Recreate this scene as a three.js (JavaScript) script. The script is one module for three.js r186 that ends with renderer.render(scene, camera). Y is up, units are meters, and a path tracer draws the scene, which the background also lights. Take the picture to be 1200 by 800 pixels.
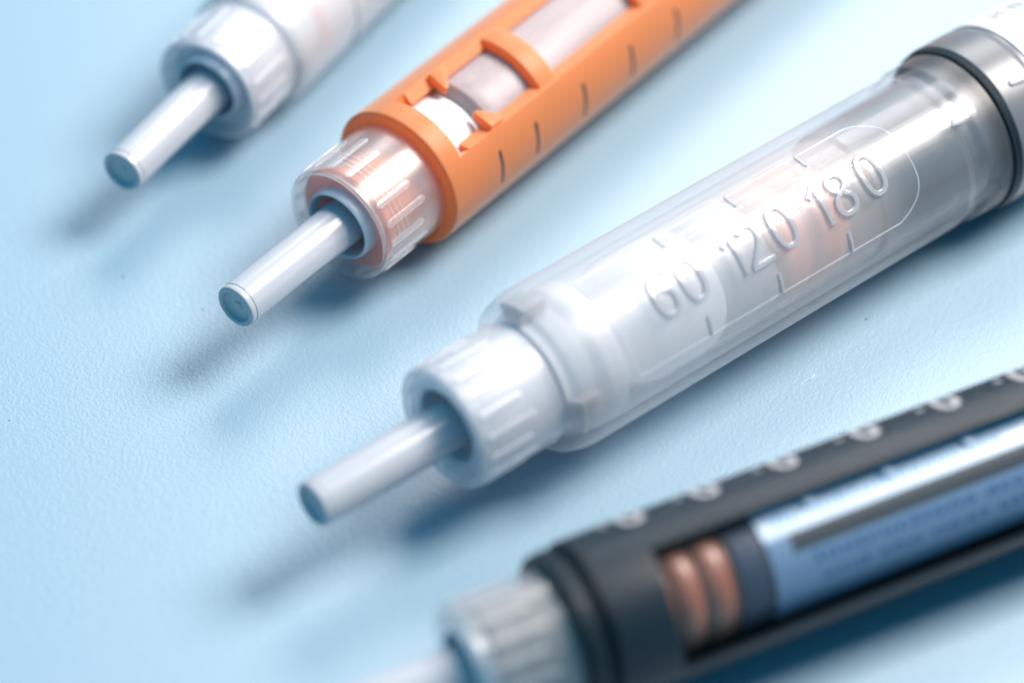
import * as THREE from 'three';
import { mergeGeometries, toCreasedNormals } from 'three/addons/utils/BufferGeometryUtils.js';
import { RectAreaLightUniformsLib } from 'three/addons/lights/RectAreaLightUniformsLib.js';
import { TextGeometry } from 'three/addons/geometries/TextGeometry.js';
import { FontLoader } from 'three/addons/loaders/FontLoader.js';
import { TessellateModifier } from 'three/addons/modifiers/TessellateModifier.js';
import { Brush, Evaluator, SUBTRACTION } from 'three-bvh-csg';

// ---------------------------------------------------------------- camera, light, exposure (all lengths below are millimetres, MM turns them into metres)
const MM = 0.001;
const scene = new THREE.Scene();
const camera = new THREE.PerspectiveCamera(11.3423, 1024 / 682, 0.02, 5);
camera.position.set(0, 261.575 * MM, 275.642 * MM);
camera.lookAt(0, 0, 0);
camera.focus = 374 * MM;
camera.userData.fStop = 8.5;

scene.background = new THREE.Color(0.035, 0.32, 0.52);          // even bluish fill, added to turn the shadows blue
RectAreaLightUniformsLib.init();
function softbox(name, dir, dist, w, h, color, power) {
  const l = new THREE.RectAreaLight(color, power, w, h);
  l.name = name;
  l.position.set(...dir).normalize().multiplyScalar(dist);
  l.lookAt(0, 0, 0);
  scene.add(l);
}
softbox('key_softbox', [0.58, 0.775, -0.25], 0.75, 0.35, 0.35, 0xfdf2ea, 35);
softbox('back_softbox', [0.13, 0.64, -0.76], 0.75, 0.32, 0.28, 0xfbf4f0, 10);

const renderer = new THREE.WebGLRenderer({ antialias: true });
renderer.toneMapping = THREE.LinearToneMapping;
renderer.toneMappingExposure = 1;
renderer.shadowMap.enabled = true;

// ---------------------------------------------------------------- helpers
let seed = 7;
const rnd = () => { seed = (seed * 1664525 + 1013904223) >>> 0; return seed / 4294967296; };
const D2R = Math.PI / 180;
const counts = {};
function numbered(name) { const n = counts[name] = (counts[name] ?? -1) + 1; return n ? `${name}_${String(n).padStart(3, '0')}` : name; }
// one named mesh; geometry given in millimetres
function mk(name, geo, mat, parent, top = false) {
  const g = Array.isArray(geo) ? mergeGeometries(geo.map((q) => { const n = q.index ? q.toNonIndexed() : q; for (const k of Object.keys(n.attributes)) if (!['position', 'normal', 'uv'].includes(k)) n.deleteAttribute(k); return n; })) : geo;
  if (!g.userData.scaled) { g.scale(MM, MM, MM); g.userData.scaled = true; }
  const m = new THREE.Mesh(g, mat);
  m.name = numbered(name);
  m.castShadow = m.receiveShadow = true;
  (parent ?? scene).add(m);
  return m;
}
// profile corners [x, r, fillet] -> points with the corners rounded
function fillet(pts, closed = false, steps = 5) {
  const out = [];
  const n = pts.length;
  for (let i = 0; i < n; i++) {
    const p = pts[i], f = p[2] ?? 0;
    if (!f || (!closed && (i === 0 || i === n - 1))) { out.push([p[0], p[1]]); continue; }
    const a = pts[(i + n - 1) % n], b = pts[(i + 1) % n];
    const va = [a[0] - p[0], a[1] - p[1]], vb = [b[0] - p[0], b[1] - p[1]];
    const la = Math.hypot(...va), lb = Math.hypot(...vb), d = Math.min(f, la * 0.49, lb * 0.49);
    const pa = [p[0] + va[0] / la * d, p[1] + va[1] / la * d], pb = [p[0] + vb[0] / lb * d, p[1] + vb[1] / lb * d];
    for (let k = 0; k <= steps; k++) {
      const t = k / steps, u = 1 - t;
      out.push([u * u * pa[0] + 2 * u * t * p[0] + t * t * pb[0], u * u * pa[1] + 2 * u * t * p[1] + t * t * pb[1]]);
    }
  }
  if (closed) out.push(out[0].slice());
  return out;
}
// a body turned about the pen's axis (+x runs back along the pen, the axis at height h)
function turned(pts, h, { closed = false, seg = 128, crease = 40, steps = 5 } = {}) {
  const P = fillet(pts, closed, steps).map(([x, r]) => new THREE.Vector2(Math.max(r, 1e-4), x));
  let g = new THREE.LatheGeometry(P, seg);
  g.rotateZ(-Math.PI / 2);
  if (crease) g = toCreasedNormals(g, crease * D2R);
  return g.translate(0, h, 0);
}
const onAxis = (x, r, psi, h) => [x, h + r * Math.cos(psi * D2R), r * Math.sin(psi * D2R)];   // psi from straight up, growing towards the viewer's side
// a closed bar that follows the cylinder along a path of [x, psi], rectangular in section; ends rounded in plan
function ribbon(path, width, r0, r1, h, { round = true, n = 24 } = {}) {
  // resample
  const rm = (r0 + r1) / 2, P = path.map(([x, p]) => [x, p * D2R * rm]);
  const L = [0];
  for (let i = 1; i < P.length; i++) L.push(L[i - 1] + Math.hypot(P[i][0] - P[i - 1][0], P[i][1] - P[i - 1][1]));
  const total = L[L.length - 1], rows = [];
  const at = (s) => { let i = 1; while (i < P.length - 1 && L[i] < s) i++; const t = (s - L[i - 1]) / (L[i] - L[i - 1]); return [P[i - 1][0] + (P[i][0] - P[i - 1][0]) * t, P[i - 1][1] + (P[i][1] - P[i - 1][1]) * t]; };
  for (let k = 0; k <= n; k++) {
    let s;
    if (round) s = total * 0.5 * (1 - Math.cos(Math.PI * k / n)); else s = total * k / n;
    const e = Math.min(total, width) * 0.02 + 1e-4, a = at(Math.max(0, s - e)), b = at(Math.min(total, s + e)), c = at(s);
    const d = [b[0] - a[0], b[1] - a[1]], l = Math.hypot(...d) || 1, nrm = [-d[1] / l, d[0] / l];
    const q = Math.min(s, total - s), R = width / 2;
    const w = round ? (q < R ? Math.sqrt(Math.max(0, R * R - (R - q) ** 2)) : R) : R;
    rows.push([c, nrm, Math.max(w, 0.004)]);
  }
  const pos = [], uv = [], idx = [];
  const bev = Math.min(0.35 * width, (r1 - r0) * 0.7);
  for (const [c, nr, w] of rows) {
    const wb = Math.max(w - bev, w * 0.4);
    for (const [o, r] of [[-w, r0], [-w, r1 - bev * 0.5], [-wb, r1], [0, r1 + 0.004], [wb, r1], [w, r1 - bev * 0.5], [w, r0]]) {
      const x = c[0] + nr[0] * o, ps = (c[1] + nr[1] * o) / rm;
      pos.push(x, h + r * Math.cos(ps), r * Math.sin(ps)); uv.push(x, ps * rm);
    }
  }
  const M = 7;
  for (let k = 0; k < rows.length - 1; k++) for (let j = 0; j < M; j++) {
    const a = k * M + j, b = k * M + (j + 1) % M, c = a + M, d = b + M;
    idx.push(a, b, c, b, d, c);
  }
  const f = (rows.length - 1) * M;
  for (let j = 1; j < M - 1; j++) { idx.push(0, j + 1, j); idx.push(f, f + j, f + j + 1); }
  const g = new THREE.BufferGeometry();
  g.setAttribute('position', new THREE.Float32BufferAttribute(pos, 3));
  g.setAttribute('uv', new THREE.Float32BufferAttribute(uv, 2));
  g.setIndex(idx);
  return toCreasedNormals(g, 50 * D2R);
}
// a block bent round the axis: plan outline [[x, psi], ...] between radii r0 and r1
function bentBlock(x0, x1, p0, p1, r0, r1, h, nx = 1, np = 24, bevel = 0.12) {
  return bentProfile(fillet([[x0, r0, 0], [x0, r1, bevel], [x1, r1, bevel], [x1, r0, 0]], true, 3), p0, p1, h, np);
}
function bentProfile(prof, p0, p1, h, np = 24) {
  const g = new THREE.LatheGeometry(prof.map(([x, r]) => new THREE.Vector2(r, x)), np, (p0) * D2R, (p1 - p0) * D2R);
  // lathe: x = r sin(phi), z = r cos(phi), y = along; here up = r cos(psi), z = r sin(psi)
  const p = g.attributes.position;
  for (let i = 0; i < p.count; i++) { const s = p.getX(i), c = p.getZ(i), x = p.getY(i); p.setXYZ(i, x, h + c, s); }
  g.deleteAttribute('normal');
  // caps at both ends
  const caps = [];
  for (const [ps, flip] of [[p0, 1], [p1, 0]]) {
    const sh = prof.slice(0, -1).map(([x, r]) => onAxis(x, r, ps, h)), c = sh.reduce((a, q) => [a[0] + q[0] / sh.length, a[1] + q[1] / sh.length, a[2] + q[2] / sh.length], [0, 0, 0]);
    for (let i = 0; i < sh.length; i++) { const a = sh[i], b = sh[(i + 1) % sh.length]; caps.push(...c, ...(flip ? a : b), ...(flip ? b : a)); }
  }
  const cg = new THREE.BufferGeometry();
  cg.setAttribute('position', new THREE.Float32BufferAttribute(caps, 3));
  cg.setAttribute('uv', new THREE.Float32BufferAttribute(new Float32Array(caps.length / 3 * 2), 2));
  cg.computeVertexNormals();
  const side = toCreasedNormals(g, 35 * D2R);
  return mergeGeometries([side, cg]);
}
const font = {};
for (const k of ['sans_regular', 'sans_bold']) font[k] = await new FontLoader().loadAsync(`fonts/droid/droid_${k}.typeface.json`);
const tess = new TessellateModifier(0.45, 5);
// raised lettering wrapped onto the cylinder, read along +x, its top towards smaller psi
function bentText(text, size, depth, x0, psi0, r, h, f = 'sans_regular', bevel = 0.1, turn = 0) {
  let g = new TextGeometry(text, { font: font[f], size, depth, curveSegments: 10, bevelEnabled: bevel > 0, bevelSize: bevel * 0.6, bevelThickness: bevel, bevelSegments: 3, bevelOffset: -bevel * 0.3 });
  g.computeBoundingBox();
  const b = g.boundingBox;
  g.translate(-(b.min.x + b.max.x) / 2, -(b.min.y + b.max.y) / 2, 0);
  if (turn) g.rotateZ(turn);
  g = tess.modify(g.index ? g.toNonIndexed() : g);
  const p = g.attributes.position;
  for (let i = 0; i < p.count; i++) { const ps = psi0 - p.getY(i) / r / D2R; p.setXYZ(i, ...onAxis(x0 + p.getX(i), r + p.getZ(i), ps, h)); }
  g.deleteAttribute('normal');
  g.clearGroups();
  return toCreasedNormals(g, 60 * D2R);
}
function tag(o, label, category, group) { o.userData = { label, category }; if (group) o.userData.group = group; return o; }
function pen(name, label, pos, az, group) {
  const o = new THREE.Group();
  o.name = name;
  o.position.set(pos[0] * MM, 0, pos[1] * MM);
  o.rotation.y = az * D2R;
  scene.add(o);
  return tag(o, label, 'injection pen', group);
}
function brush(g) { const b = new Brush(g); b.updateMatrixWorld(); return b; }
function cut(a, ...bs) {
  const ev = new Evaluator(); ev.useGroups = false; ev.attributes = ['position', 'normal', 'uv'];
  let r = brush(a);
  for (const b of bs) { r = ev.evaluate(r, brush(b), SUBTRACTION); r.updateMatrixWorld(); }
  return r.geometry;
}
// a wedge-sided cutter for a window: narrow at radius ra, wide at rb, along x0..x1, facing psi
function windowCutter(x0, x1, wIn, wOut, ra, rb, psi, h, slopeX = 0.8) {
  const k = (rb + 3 - ra) / (rb - ra), w2 = wIn + (wOut - wIn) * k, s2 = slopeX * k, y0 = 2.2, kk = (y0 - ra) / (rb - ra), w0 = Math.max(wIn + (wOut - wIn) * kk * 0, 0.2);
  const ring = (x0_, x1_, w, y) => [[x0_, y, -w], [x1_, y, -w], [x1_, y, w], [x0_, y, w]];
  const levels = [ring(x0 + slopeX, x1 - slopeX, w0, y0), ring(x0 + slopeX, x1 - slopeX, wIn, ra), ring(x0 + slopeX - s2, x1 - slopeX + s2, w2, rb + 3)];
  const pos = [], quad = (a, b, c, d) => pos.push(...a, ...b, ...c, ...a, ...c, ...d);
  for (let l = 0; l < 2; l++) for (let i = 0; i < 4; i++) { const j = (i + 1) % 4; quad(levels[l][j], levels[l][i], levels[l + 1][i], levels[l + 1][j]); }
  quad(...levels[0]); quad(levels[2][3], levels[2][2], levels[2][1], levels[2][0]);
  const g = new THREE.BufferGeometry();
  g.setAttribute('position', new THREE.Float32BufferAttribute(pos, 3));
  g.setAttribute('uv', new THREE.Float32BufferAttribute(new Float32Array(pos.length / 3 * 2), 2));
  g.computeVertexNormals();
  g.rotateX(psi * D2R);
  return g.translate(0, h, 0);
}

// ---------------------------------------------------------------- textures
function noiseGrid(n, s) { seed = s; const a = new Float32Array(n * n); for (let i = 0; i < a.length; i++) a[i] = rnd(); return a; }
function periodic(N, cells, s) {            // smooth periodic value noise
  const g = noiseGrid(cells, s), out = new Float32Array(N * N);
  for (let y = 0; y < N; y++) { const v = y / N * cells, j = Math.floor(v), fy = v - j, sy = fy * fy * (3 - 2 * fy), j0 = j % cells, j1 = (j + 1) % cells;
    for (let x = 0; x < N; x++) { const u = x / N * cells, i = Math.floor(u), fx = u - i, sx = fx * fx * (3 - 2 * fx), i0 = i % cells, i1 = (i + 1) % cells;
      const a = g[j0 * cells + i0], b = g[j0 * cells + i1], c = g[j1 * cells + i0], d = g[j1 * cells + i1];
      out[y * N + x] = (a + (b - a) * sx) * (1 - sy) + (c + (d - c) * sx) * sy; } }
  return out;
}
function heightTexture(N, layers, shape = (v) => v) {
  const sum = new Float32Array(N * N); let tw = 0;
  layers.forEach(([cells, w], k) => { const p = periodic(N, cells, 11 + k * 97); tw += w; for (let i = 0; i < p.length; i++) sum[i] += p[i] * w; });
  const d = new Uint8Array(N * N * 4);
  for (let i = 0; i < sum.length; i++) { const v = Math.max(0, Math.min(255, Math.round(255 * shape(sum[i] / tw)))); d[i * 4] = d[i * 4 + 1] = d[i * 4 + 2] = v; d[i * 4 + 3] = 255; }
  const t = new THREE.DataTexture(d, N, N);
  t.wrapS = t.wrapT = THREE.RepeatWrapping; t.magFilter = t.minFilter = THREE.LinearFilter; t.needsUpdate = true;
  return t;
}
const grainTable = heightTexture(2048, [[260, 0.5], [520, 0.4], [60, 0.1]], (v) => { const q = (v - 0.5) * 2.4 + 0.5; return Math.max(0, Math.min(1, q)); });
// how clear the holder's plastic is along the pen: frosted over the window, clear at its rear end
const clarity = (() => { const n = 128, d = new Uint8Array(n * 4); for (let i = 0; i < n; i++) { const x = i / n * 80 - 20, t = Math.max(0, Math.min(1, (x - 30) / 12)), v = 0.86 + 0.1 * t * t * (3 - 2 * t); d.fill(Math.round(v * 255), i * 4, i * 4 + 3); d[i * 4 + 3] = 255; } const t = new THREE.DataTexture(d, 1, n); t.channel = 1; t.magFilter = t.minFilter = THREE.LinearFilter; t.wrapS = t.wrapT = THREE.ClampToEdgeWrapping; t.needsUpdate = true; return t; })();
const grainFine = heightTexture(512, [[90, 0.5], [190, 0.5]]);
const mottle = heightTexture(512, [[6, 0.4], [14, 0.3], [40, 0.2], [120, 0.1]], (v) => 0.72 + 0.28 * Math.max(0, Math.min(1, (v - 0.5) * 2.2 + 0.5)));
function repeated(t, u, v) { const c = t.clone(); c.repeat.set(u, v); c.needsUpdate = true; return c; }

// ---------------------------------------------------------------- materials
const std = (o) => new THREE.MeshStandardMaterial(o), phy = (o) => new THREE.MeshPhysicalMaterial(o), lin = (r, g, b) => new THREE.Color().setRGB(r, g, b);
const M = {
  table: phy({ name: 'table_plastic', color: lin(0.198, 0.32, 0.41), roughness: 0.48, ior: 2.05, bumpMap: grainTable, bumpScale: 0.015 * MM }),
  frosted: phy({ name: 'frosted_hub_plastic', color: lin(0.9, 0.9, 0.92), roughness: 0.36, transmission: 0.74, thickness: 0, side: THREE.DoubleSide }),
  milky: phy({ name: 'milky_plastic', color: lin(0.74, 0.74, 0.77), roughness: 0.75, clearcoat: 1, clearcoatRoughness: 0.25, transmission: 0.35, thickness: 0, side: THREE.DoubleSide }),
  clearish: phy({ name: 'clear_hub_plastic', color: lin(0.95, 0.94, 0.94), roughness: 0.25, transmission: 0.9, thickness: 0, side: THREE.DoubleSide }),
  barrelClear: phy({ name: 'frosted_holder_plastic', color: lin(0.93, 0.93, 0.94), roughness: 0.36, specularIntensity: 0.62, transmission: 1, transmissionMap: clarity, thickness: 0, side: THREE.DoubleSide, bumpMap: repeated(grainFine, 6, 6), bumpScale: 0.012 * MM }),
  raisedClear: phy({ name: 'raised_clear_plastic', color: lin(0.7, 0.71, 0.73), roughness: 0.12, transmission: 0.7, thickness: 0, side: THREE.DoubleSide }),
  outline: phy({ name: 'clear_moulded_edge', color: lin(0.95, 0.95, 0.96), roughness: 0.2, transmission: 0.84, thickness: 0, side: THREE.DoubleSide }),
  lug: phy({ name: 'grey_tinted_plastic', color: lin(0.72, 0.7, 0.71), roughness: 0.3, transmission: 0.68, thickness: 0, side: THREE.DoubleSide }),
  shield: phy({ name: 'needle_shield_plastic', color: lin(0.44, 0.45, 0.49), roughness: 0.22, transmission: 0.04, thickness: 0, side: THREE.DoubleSide }),
  collar: phy({ name: 'needle_collar_plastic', color: lin(0.62, 0.7, 0.78), roughness: 0.35, transmission: 0.25, thickness: 0, side: THREE.DoubleSide }),
  orange: phy({ name: 'orange_plastic', color: lin(0.88, 0.34, 0.085), roughness: 0.85, clearcoat: 0.6, clearcoatRoughness: 0.35, transmission: 0.6, thickness: 0, side: THREE.DoubleSide, roughnessMap: null }),
  orangeCore: phy({ name: 'orange_neck_plastic', color: lin(0.92, 0.27, 0.07), roughness: 0.9, transmission: 0.5, thickness: 0, side: THREE.DoubleSide }),
  ink: std({ name: 'black_ink', color: lin(0.025, 0.022, 0.025), roughness: 0.5 }),
  glassDull: phy({ name: 'thin_cartridge_glass', color: lin(0.97, 0.97, 0.98), roughness: 0.08, specularIntensity: 0.25, transmission: 0.97, thickness: 0, side: THREE.DoubleSide }),
  glassMatt: phy({ name: 'worn_cartridge_glass', color: lin(0.97, 0.97, 0.98), roughness: 0.42, specularIntensity: 0.5, transmission: 0.95, thickness: 0, side: THREE.DoubleSide }),
  glass: phy({ name: 'cartridge_glass', color: lin(0.97, 0.97, 0.98), roughness: 0.06, transmission: 0.95, thickness: 0, side: THREE.DoubleSide }),
  suspension: phy({ name: 'milky_suspension', color: lin(0.42, 0.33, 0.33), map: repeated(mottle, 3, 6), roughness: 0.6, specularIntensity: 0.4 }),
  cloudy: phy({ name: 'cloudy_liquid', color: lin(0.95, 0.95, 0.96), roughness: 0.93, transmission: 0.78, thickness: 0, side: THREE.DoubleSide }),
  whiteRubber: phy({ name: 'white_cap', color: lin(0.6, 0.6, 0.6), roughness: 0.35 }),
  plunger: phy({ name: 'brown_rubber', color: lin(0.62, 0.16, 0.06), roughness: 0.4 }),
  copper: phy({ name: 'coppery_rubber', color: lin(0.22, 0.065, 0.03), roughness: 0.4, clearcoat: 0.3, clearcoatRoughness: 0.2 }),
  grey: phy({ name: 'silver_grey_plastic', color: lin(0.13, 0.135, 0.145), roughness: 0.32 }),
  reflectionGrey: phy({ name: 'pale_grey_reflection', color: lin(0.36, 0.36, 0.37), roughness: 0.5 }),  // grey put in for a reflection, not a rubber part
  reflectionDark: phy({ name: 'sleeve_dark_reflection', color: lin(0.03, 0.05, 0.068), roughness: 0.22, clearcoat: 0.6, clearcoatRoughness: 0.15 }),  // dark colour stands for the dark reflection in a silver sleeve
  black: phy({ name: 'black_plastic', color: lin(0.009, 0.017, 0.025), roughness: 0.4, specularIntensity: 0.6, bumpMap: repeated(grainFine, 2.5, 4), bumpScale: 0.05 * MM }),
  greyPrint: std({ name: 'grey_print', color: lin(0.2, 0.18, 0.18), roughness: 0.6 }),
  whitePrint: std({ name: 'pale_print', color: lin(0.36, 0.35, 0.36), roughness: 0.6 }),
  whiteBody: phy({ name: 'white_plastic', color: lin(0.62, 0.62, 0.64), roughness: 0.3 }),
  paper: phy({ name: 'label_paper', color: lin(0.45, 0.56, 0.68), roughness: 0.4 }),
  lint: std({ name: 'pale_lint', color: lin(0.8, 0.82, 0.85), roughness: 0.9 }),
  navy: phy({ name: 'dark_blue_band', color: lin(0.012, 0.03, 0.06), roughness: 0.5, specularIntensity: 0.4 }),
  dust: std({ name: 'dust', color: lin(0.12, 0.14, 0.17), roughness: 0.9 }),
};

// ---------------------------------------------------------------- the table
{
  const g = new THREE.PlaneGeometry(900, 900, 1, 1).rotateX(-Math.PI / 2);
  const uv = g.attributes.uv;
  for (let i = 0; i < uv.count; i++) uv.setXY(i, uv.getX(i) * 900 / 70, uv.getY(i) * 900 / 70);
  const t = mk('table_surface', g, M.table);
  t.userData = { kind: 'structure', label: 'pale blue finely grained plastic table top under the pens' };
}

// specks of dust and one fibre that lie on the table
{
  const bits = [];
  for (const [x, z, r] of [[-34.6, -5.2, 0.16], [-43.9, -10.6, 0.2], [39.5, -3.6, 0.2], [-7.7, 10.2, 0.1], [-54.3, 12.4, 0.12]]) bits.push(new THREE.IcosahedronGeometry(r * 0.55, 1).scale(1.2, 0.4, 0.9).translate(x, r * 0.3, z));
  const c = new THREE.CatmullRomCurve3([[31.6, 0.04, 6.8], [32.2, 0.1, 6.3], [32.8, 0.09, 5.9], [33.2, 0.04, 5.2]].map((p) => new THREE.Vector3(...p)));
  const d = mk('dust', bits, M.dust);
  d.userData = { kind: 'stuff', label: 'tiny dark dust specks scattered on the blue table', category: 'dust' };
  const l = mk('lint', [new THREE.TubeGeometry(c, 20, 0.035, 5)], M.lint);
  l.userData = { kind: 'stuff', label: 'short pale fibre on the table beside the clear pen', category: 'lint' };
}

// ---------------------------------------------------------------- needle unit (front rim at x = f), shared by the four pens
function needle(o, f, h, hubMat, { r = 7.0, length = 10.2, floor = 1.5, lip = 0.25, hole = 3.85 } = {}) {
  const w = 0.55, ribs = true;
  const hub = mk('needle_hub', [
    turned([[f, r - w, 0.15], [f, r - 0.05, 0.3], [f + length, r + 0.1, 0.4], [f + length, r - w, 0.1], [f + floor + 0.3, r - w - 0.1, 0.2], [f + floor + 0.3, hole + 0.45, 0], [f + floor, hole + 0.45, 0], [f + floor, r - w - 0.25, 0.35]], h, { closed: true }),
  ], hubMat, o);
  if (ribs) {
    for (let k = 0; k < 18; k++) mk('grip_rib', ribbon([[f + 0.9, k * 20 + 6], [f + 6.4 + (k % 2) * 0.9, k * 20 + 6]], 0.85, r - 0.02, r + 0.2, h, { n: 18 }), hubMat, hub);
    for (const x of [2.2, 2.95, 3.7]) mk('grip_ring', turned([[f + x, r - 0.03], [f + x + 0.05, r + 0.1, 0.05], [f + x + 0.27, r + 0.1, 0.05], [f + x + 0.32, r - 0.03]], h, { steps: 3 }), hubMat, hub);
  }
  mk('needle_collar', turned([[f + 1.9, hole + 0.5], [f + 0.35 - lip, hole + 0.45, 0.25], [f - lip, hole + 0.25, 0.25], [f + 0.35 - lip, hole, 0.3], [f + 6.2, hole - 0.15, 0.4], [f + 6.2, 2.0]], h), M.collar, hub);
  const sh = mk('needle_shield', turned([[f + 4.1, 2.72], [f - 2, 2.66], [f - 16.1, 2.56, 0.03], [f - 16.18, 2.46, 0.03], [f - 16.28, 2.56, 0.03], [f - 17.0, 2.52, 0.6], [f - 17.05, 1.95, 0.25], [f - 16.4, 1.75, 0.3], [f - 16.35, 0.5, 0.1], [f - 16.55, 0.3, 0.12], [f - 16.6, 0]], h), M.shield, o);
  return { hub, sh };
}

// ---------------------------------------------------------------- pen with the orange body
{
  const h = 8.6, o = pen('injection_pen', 'orange injection pen with windows and black scale marks, second from the left', [-12.962, -17.482], 51.27, 'injection pens on the blue table');
  needle(o, -10.2, h, M.clearish, { r: 7.05, floor: 1.2 });
  const shell = turned([[0, 4.9, 0.1], [0, 8.6, 0.5], [90, 8.6, 0.3], [90, 7.25, 0.1], [1.1, 7.25, 0.2], [1.1, 4.9, 0.1]], h, { closed: true, seg: 160 });
  const c = windowCutter(4.2, 78, 3.5, 5.05, 6.3, 6.96, 18, h, 0);
  const ledge = bentProfile([[2.9, 8.62], [2.7, 9.6], [4.6, 9.6], [4.6, 7.0], [4.2, 7.18], [2.9, 8.62]], -18, 54, h, 40);
  mk('body_shell', toCreasedNormals(cut(shell, c, ledge), 30 * D2R), M.orange, o);
  mk('threaded_neck', turned([[1.0, 5.0], [-7.4, 5.0, 0.1], [-7.6, 6.3, 0.2], [-8.5, 6.3, 0.2], [-8.6, 4.5, 0]], h), M.orangeCore, o);
  for (const x of [17.7, 36.8]) mk('window_arch', bentBlock(x, x + 2.9, -19, 55, 7.0, 8.25, h, 1, 40, 0.15), M.orange, o);
  for (const s of [-1, 1]) {              // two pointed catches on the sides of the first window
    const sh = new THREE.Shape([[8.6, 4.7], [8.5, 2.3], [8.7, 2.1], [9.0, 2.3], [10.6, 4.1], [10.6, 4.7]].map(([x, z]) => new THREE.Vector2(x, z * s)));
    const g = new THREE.ExtrudeGeometry(sh, { depth: 0.9, bevelEnabled: true, bevelSize: 0.08, bevelThickness: 0.08, bevelSegments: 2 });
    g.rotateX(Math.PI / 2)  .translate(0, 7.5, 0).rotateX(18 * D2R).translate(0, h, 0);
    // after the turn the plan's second axis runs round the pen
    mk('window_catch', toCreasedNormals(g, 30 * D2R), M.orange, o);
  }
  const ct = mk('cartridge', turned([[3.0, 3.9], [7.5, 4.0, 1], [10.5, 7.0, 1.6], [80, 7.0]], h), M.glassMatt, o);
  mk('suspension', turned([[9.7, 0], [9.7, 5.6, 0.4], [10.3, 6.8, 0.5], [22, 6.8], [80, 6.8]], h), M.suspension, ct);
  mk('cartridge_cap', turned([[2.5, 0], [2.5, 6.6, 0.5], [8.0, 6.6, 1.4], [9.9, 5.0, 0.8], [9.9, 0]], h), M.whiteRubber, o);
  for (const x of [8.4, 14.85, 23.65, 32.6, 41.4]) mk('scale_mark', ribbon([[x, 70], [x, 101]], 0.5, 8.55, 8.63, h, { n: 30 }), M.ink, o);
}

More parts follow.
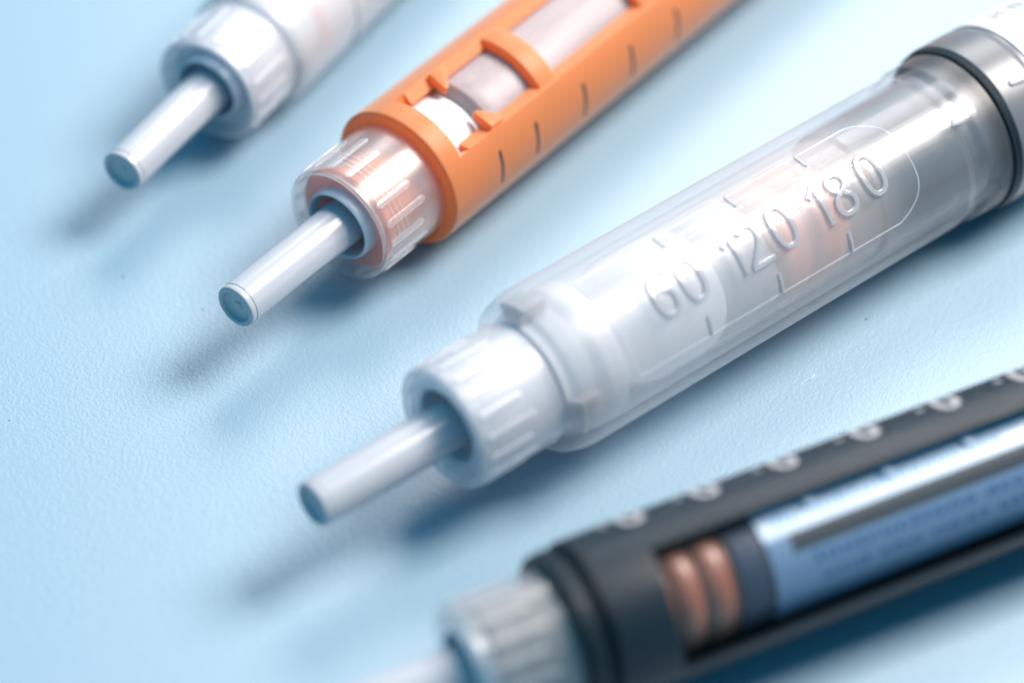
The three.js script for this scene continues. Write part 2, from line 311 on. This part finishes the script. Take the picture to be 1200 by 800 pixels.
// ---------------------------------------------------------------- pen with the clear cartridge holder and raised numbers
{
  const h = 10.2, o = pen('injection_pen', 'clear frosted injection pen with raised numbers 60, 120 and 180', [8.153, 11.143], 39.8, 'injection pens on the blue table');
  counts.injection_pen = 0; o.name = numbered('injection_pen');
  needle(o, -20.0, h, M.frosted, { r: 7.0, length: 10.7, floor: 0.45, lip: -0.5, hole: 4.1 });
  const R = 9.35;
  const holder = turned([[-8.6, 6.2, 0.2], [-8.6, 8.6, 0.9], [-6.2, R, 1.1], [48, R, 0.3], [49, 9.0, 0.3], [50.2, 9.0, 0.2], [50.8, 9.6, 0.3], [55.2, 9.7, 0.2], [55.2, 8.6, 0.1], [47, 8.2, 0.4], [-3, 8.2, 1.2], [-7.2, 7.4, 0.4], [-7.6, 6.2, 0.2]], h, { closed: true, seg: 160 });
  { const p = holder.attributes.position, u = new Float32Array(p.count * 2); for (let i = 0; i < p.count; i++) { u[i * 2] = 0.5; u[i * 2 + 1] = (p.getX(i) + 20) / 80; } holder.setAttribute('uv1', new THREE.BufferAttribute(u, 2)); }
  mk('cartridge_holder', holder, M.barrelClear, o);
  mk('holder_neck', turned([[-18.4, 4.6], [-18.4, 5.6, 0.3], [-9.2, 5.4, 0.2], [-8.9, 6.7, 0.4], [-4.4, 7.0, 0.3], [-3.6, 8.0, 0.5], [-1.2, 8.0, 0.3], [-1.2, 5.4]], h), M.milky, o);
  mk('holder_lug', bentBlock(-8.4, -5.5, 72, 100, 7.2, 8.9, h, 1, 16, 0.2), M.lug, o);
  mk('holder_lug', bentBlock(-8.4, -5.2, -32, -8, 7.2, 8.9, h, 1, 16, 0.2), M.lug, o);
  // panel outline: straight front, long sides, bowed far end
  const end = []; for (let k = 0; k <= 40; k++) { const t = k / 40 * 2 - 1; end.push([37.2 + 3.9 * (1 - Math.abs(t) ** 4), 36 + 40 * t]); }
  const path = [[-1.5, -3.6], [37.0, -4], ...end.slice(1), [-0.3, 75.3], [-0.9, 73], [-1.5, -1.5], [-1.5, -3.6]];
  mk('panel_outline', ribbon(path, 0.17, R - 0.03, R + 0.08, h, { round: false, n: 500 }), M.outline, o);
  for (const [t, x, p] of [['6', 5.45, 35], ['0', 9.4, 35.5], ['1', 15.2, 36], ['2', 18.2, 36.5], ['0', 22.4, 35.5], ['1', 27.6, 36.5], ['8', 31.0, 36.5], ['0', 35.6, 35]])
    mk('raised_digit', bentText(t, 4.9, 0.2, x, p, R - 0.02, h, 'sans_regular', 0.2), M.raisedClear, o);
  for (const x of [9.3, 19.5, 29.8]) { mk('scale_mark', ribbon([[x, -4.2], [x, 8]], 0.5, R - 0.03, R + 0.2, h), M.raisedClear, o); mk('scale_mark', ribbon([[x, 61], [x, 76]], 0.5, R - 0.03, R + 0.2, h), M.raisedClear, o); }
  mk('holder_catch', ribbon([[48.3, 33], [50.6, 35]], 0.7, 9.2, 9.75, h), M.raisedClear, o);
  mk('holder_catch', ribbon([[57.2, 30], [59.5, 32]], 0.8, 9.9, 10.5, h), M.raisedClear, o);
  const ct = mk('cartridge', turned([[-4, 3.5], [0, 3.6, 1.5], [3.5, 7.4, 2.5], [60, 7.4]], h), M.glass, o);
  mk('suspension', turned([[-3.5, 0], [-3.5, 3.3, 0.5], [0.3, 3.4, 1.2], [3.8, 7.0, 2.5], [15.1, 7.0, 4], [15.1, 0]], h), M.cloudy, ct);
  mk('grey_reflection_band', turned([[15.2, 0], [15.2, 6.7, 1.5], [21.5, 6.9, 0.8], [21.5, 0]], h), M.reflectionGrey, ct);  // added grey body, stands for the grey reflection behind the digits
  mk('plunger', turned([[22.9, 0], [22.9, 6.7, 0.8], [26.2, 6.7, 0.8], [27.2, 5.7, 0.5], [28.2, 6.7, 0.8], [31.5, 6.7, 0.8], [32.5, 5.4, 0.5], [33.5, 5.4, 0.5], [33.5, 0]], h), M.plunger, ct);
  mk('inner_sleeve', turned([[36.5, 5.0], [36.5, 7.9, 0.3], [60, 7.9]], h), M.reflectionDark, o);
  mk('collar_ring', turned([[55.3, 8.4], [55.3, 10.2, 0.35], [60.2, 10.2, 0.3], [60.8, 9.95, 0.2], [61.6, 9.95]], h), M.grey, o);
  mk('seal_ring', turned([[54.5, 8.8], [54.5, 10.05, 0.3], [55.6, 10.05, 0.3], [55.6, 8.8]], h), M.black, o);
  for (const [t, x, p] of [['H', 64.6, -24], ['N', 67.4, -23], ['I', 66.2, 2]]) mk('printed_letter', bentText(t, 2.0, 0.02, x, p, 10.13, h, 'sans_regular', 0), M.greyPrint, o);
  mk('body_label', turned([[61.5, 9.6], [61.5, 10.12, 0.1], [110, 10.12], [110, 9]], h), M.whiteBody, o);
}

// ---------------------------------------------------------------- pen with the black holder
{
  const h = 10.4, o = pen('injection_pen', 'black injection pen with a slotted window over a printed cartridge', [6.33, 51.494], 26.99, 'injection pens on the blue table');
  o.name = numbered('injection_pen');
  needle(o, -12.3, h, M.clearish, { r: 6.8, length: 10.2 });
  const shell = turned([[0.4, 5, 0.1], [0.4, 8.6, 0.7], [100, 8.6, 0.2], [100, 7.0, 0.1], [2, 7.0, 0.1], [2, 5, 0.1]], h, { closed: true, seg: 160 });
  const c = windowCutter(7.0, 96, 6.3, 6.6, 7.0, 8.6, 54, h, 0.3);
  mk('pen_holder', toCreasedNormals(cut(shell, c), 35 * D2R), M.black, o);
  mk('threaded_neck', turned([[-10.2, 4.4], [-10.2, 5.7, 0.3], [0, 5.7]], h), M.black, o);
  mk('rear_grip', turned([[97, 8.4], [97, 10.4, 0.6], [140, 10.4, 0.6], [140, 0]], h), M.black, o);
  mk('front_collar', turned([[-2.4, 5.5], [-2.4, 8.1, 0.5], [-0.5, 8.35, 0.4], [-0.4, 7.7, 0.2], [0.5, 7.7]], h), M.black, o);
  const ct = mk('cartridge', turned([[3, 3.5], [5, 6.55, 0.8], [100, 6.55]], h), M.glassDull, o);
  mk('rubber_plunger', turned([[5, 0], [5, 5.9, 0.5], [7.9, 5.9, 0.4], [8.4, 5.3, 0.4], [9.2, 6.2, 0.8], [10.9, 6.2, 0.8], [11.6, 5.3, 0.4], [12.4, 6.2, 0.8], [14.2, 6.2, 0.8], [14.9, 5.4, 0.4], [16, 5.6]], h), M.copper, ct);
  mk('dark_band', turned([[15.6, 0], [15.6, 6.2, 0.3], [18.9, 6.2, 0.3], [18.9, 0]], h), M.navy, ct);
  // the printed label: pale paper with a lit top and shaded lower rows painted in, a dark stripe and two lines of blue lettering
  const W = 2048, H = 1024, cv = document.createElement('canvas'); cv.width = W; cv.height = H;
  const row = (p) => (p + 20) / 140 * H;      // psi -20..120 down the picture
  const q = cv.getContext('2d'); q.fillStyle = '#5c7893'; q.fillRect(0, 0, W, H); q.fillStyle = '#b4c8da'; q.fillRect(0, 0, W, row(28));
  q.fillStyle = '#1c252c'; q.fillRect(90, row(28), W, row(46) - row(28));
  q.fillStyle = '#1f4673'; q.font = `bold ${row(62) - row(47)}px sans-serif`;
  q.fillText('Instructions according to the leaflet', 150, row(61));
  q.fillText('and the next step', 170, row(80)); q.fillText('and the next step', 1090, row(80));
  q.fillStyle = '#4f91c8'; q.font = `bold ${row(22) - row(10)}px sans-serif`; q.fillText('for subcutaneous use', 60, row(18));
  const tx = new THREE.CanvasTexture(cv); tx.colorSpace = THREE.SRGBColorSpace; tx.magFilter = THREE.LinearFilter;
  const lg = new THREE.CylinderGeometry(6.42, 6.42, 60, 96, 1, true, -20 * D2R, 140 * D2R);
  { const p = lg.attributes.position, n = lg.attributes.normal, u = lg.attributes.uv;
    for (let i = 0; i < p.count; i++) { const s = p.getX(i), cc = p.getZ(i), y = p.getY(i), ns = n.getX(i), nc = n.getZ(i); p.setXYZ(i, 49 + y, h + cc, s); n.setXYZ(i, 0, nc, ns); const a = u.getX(i), b = u.getY(i); u.setXY(i, b, 1 - a); } }
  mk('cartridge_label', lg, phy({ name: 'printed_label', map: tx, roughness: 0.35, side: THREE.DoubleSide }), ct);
  for (const x of [25.2, 34.3, 43.7]) mk('label_tab', bentBlock(x - 0.5, x + 0.5, -4, 12, 6.5, 6.95, h, 1, 8, 0.1), M.paper, o);
  [8.2, 16.5, 25.4, 34.8, 44.2, 53.4].forEach((x, i) => {
    mk('printed_number', bentText('0', 4.0, 0.02, x, -35 + i * 1.2, 8.6, h, 'sans_bold', 0), M.whitePrint, o);
    mk('printed_number', ribbon([[x - 3.2, -38 + i * 1.2], [x - 2.5, -34 + i * 1.2]], 0.6, 8.57, 8.63, h), M.whitePrint, o);
  });
}

// ---------------------------------------------------------------- white pen at the back
{
  const h = 7.9, o = pen('injection_pen', 'white translucent injection pen at the back, beyond the orange pen', [-35.483, -34.007], 59.19, 'injection pens on the blue table');
  o.name = numbered('injection_pen');
  needle(o, 0, h, M.frosted, { r: 6.75, length: 8.6, floor: 1.6, lip: 0.15, hole: 3.6 });
  mk('barrel', turned([[8.3, 5.6, 0.1], [8.3, 7.6, 0.5], [10.2, 7.9, 0.5], [19.5, 7.9, 0.15], [19.7, 7.65, 0.1], [20.3, 7.65, 0.1], [20.5, 7.9, 0.15], [80, 7.9, 0.3], [80, 7.2], [10, 7.1, 0.2], [9.2, 5.6, 0.1]], h, { closed: true }), M.frosted, o);
  mk('threaded_neck', turned([[1.8, 4.4], [1.8, 5.5, 0.3], [9, 5.5, 0.2], [9, 4]], h), M.milky, o);
  mk('inner_cartridge', turned([[9, 0], [9, 5.2, 0.5], [13, 5.2, 0.5], [14.5, 5.9, 0.5], [70, 5.9]], h), M.whiteRubber, o);
  mk('plunger', turned([[15, 5.7], [15, 6.3, 0.3], [16.6, 6.3, 0.3], [16.6, 5.7]], h), M.plunger, o);
}

renderer.render(scene, camera);
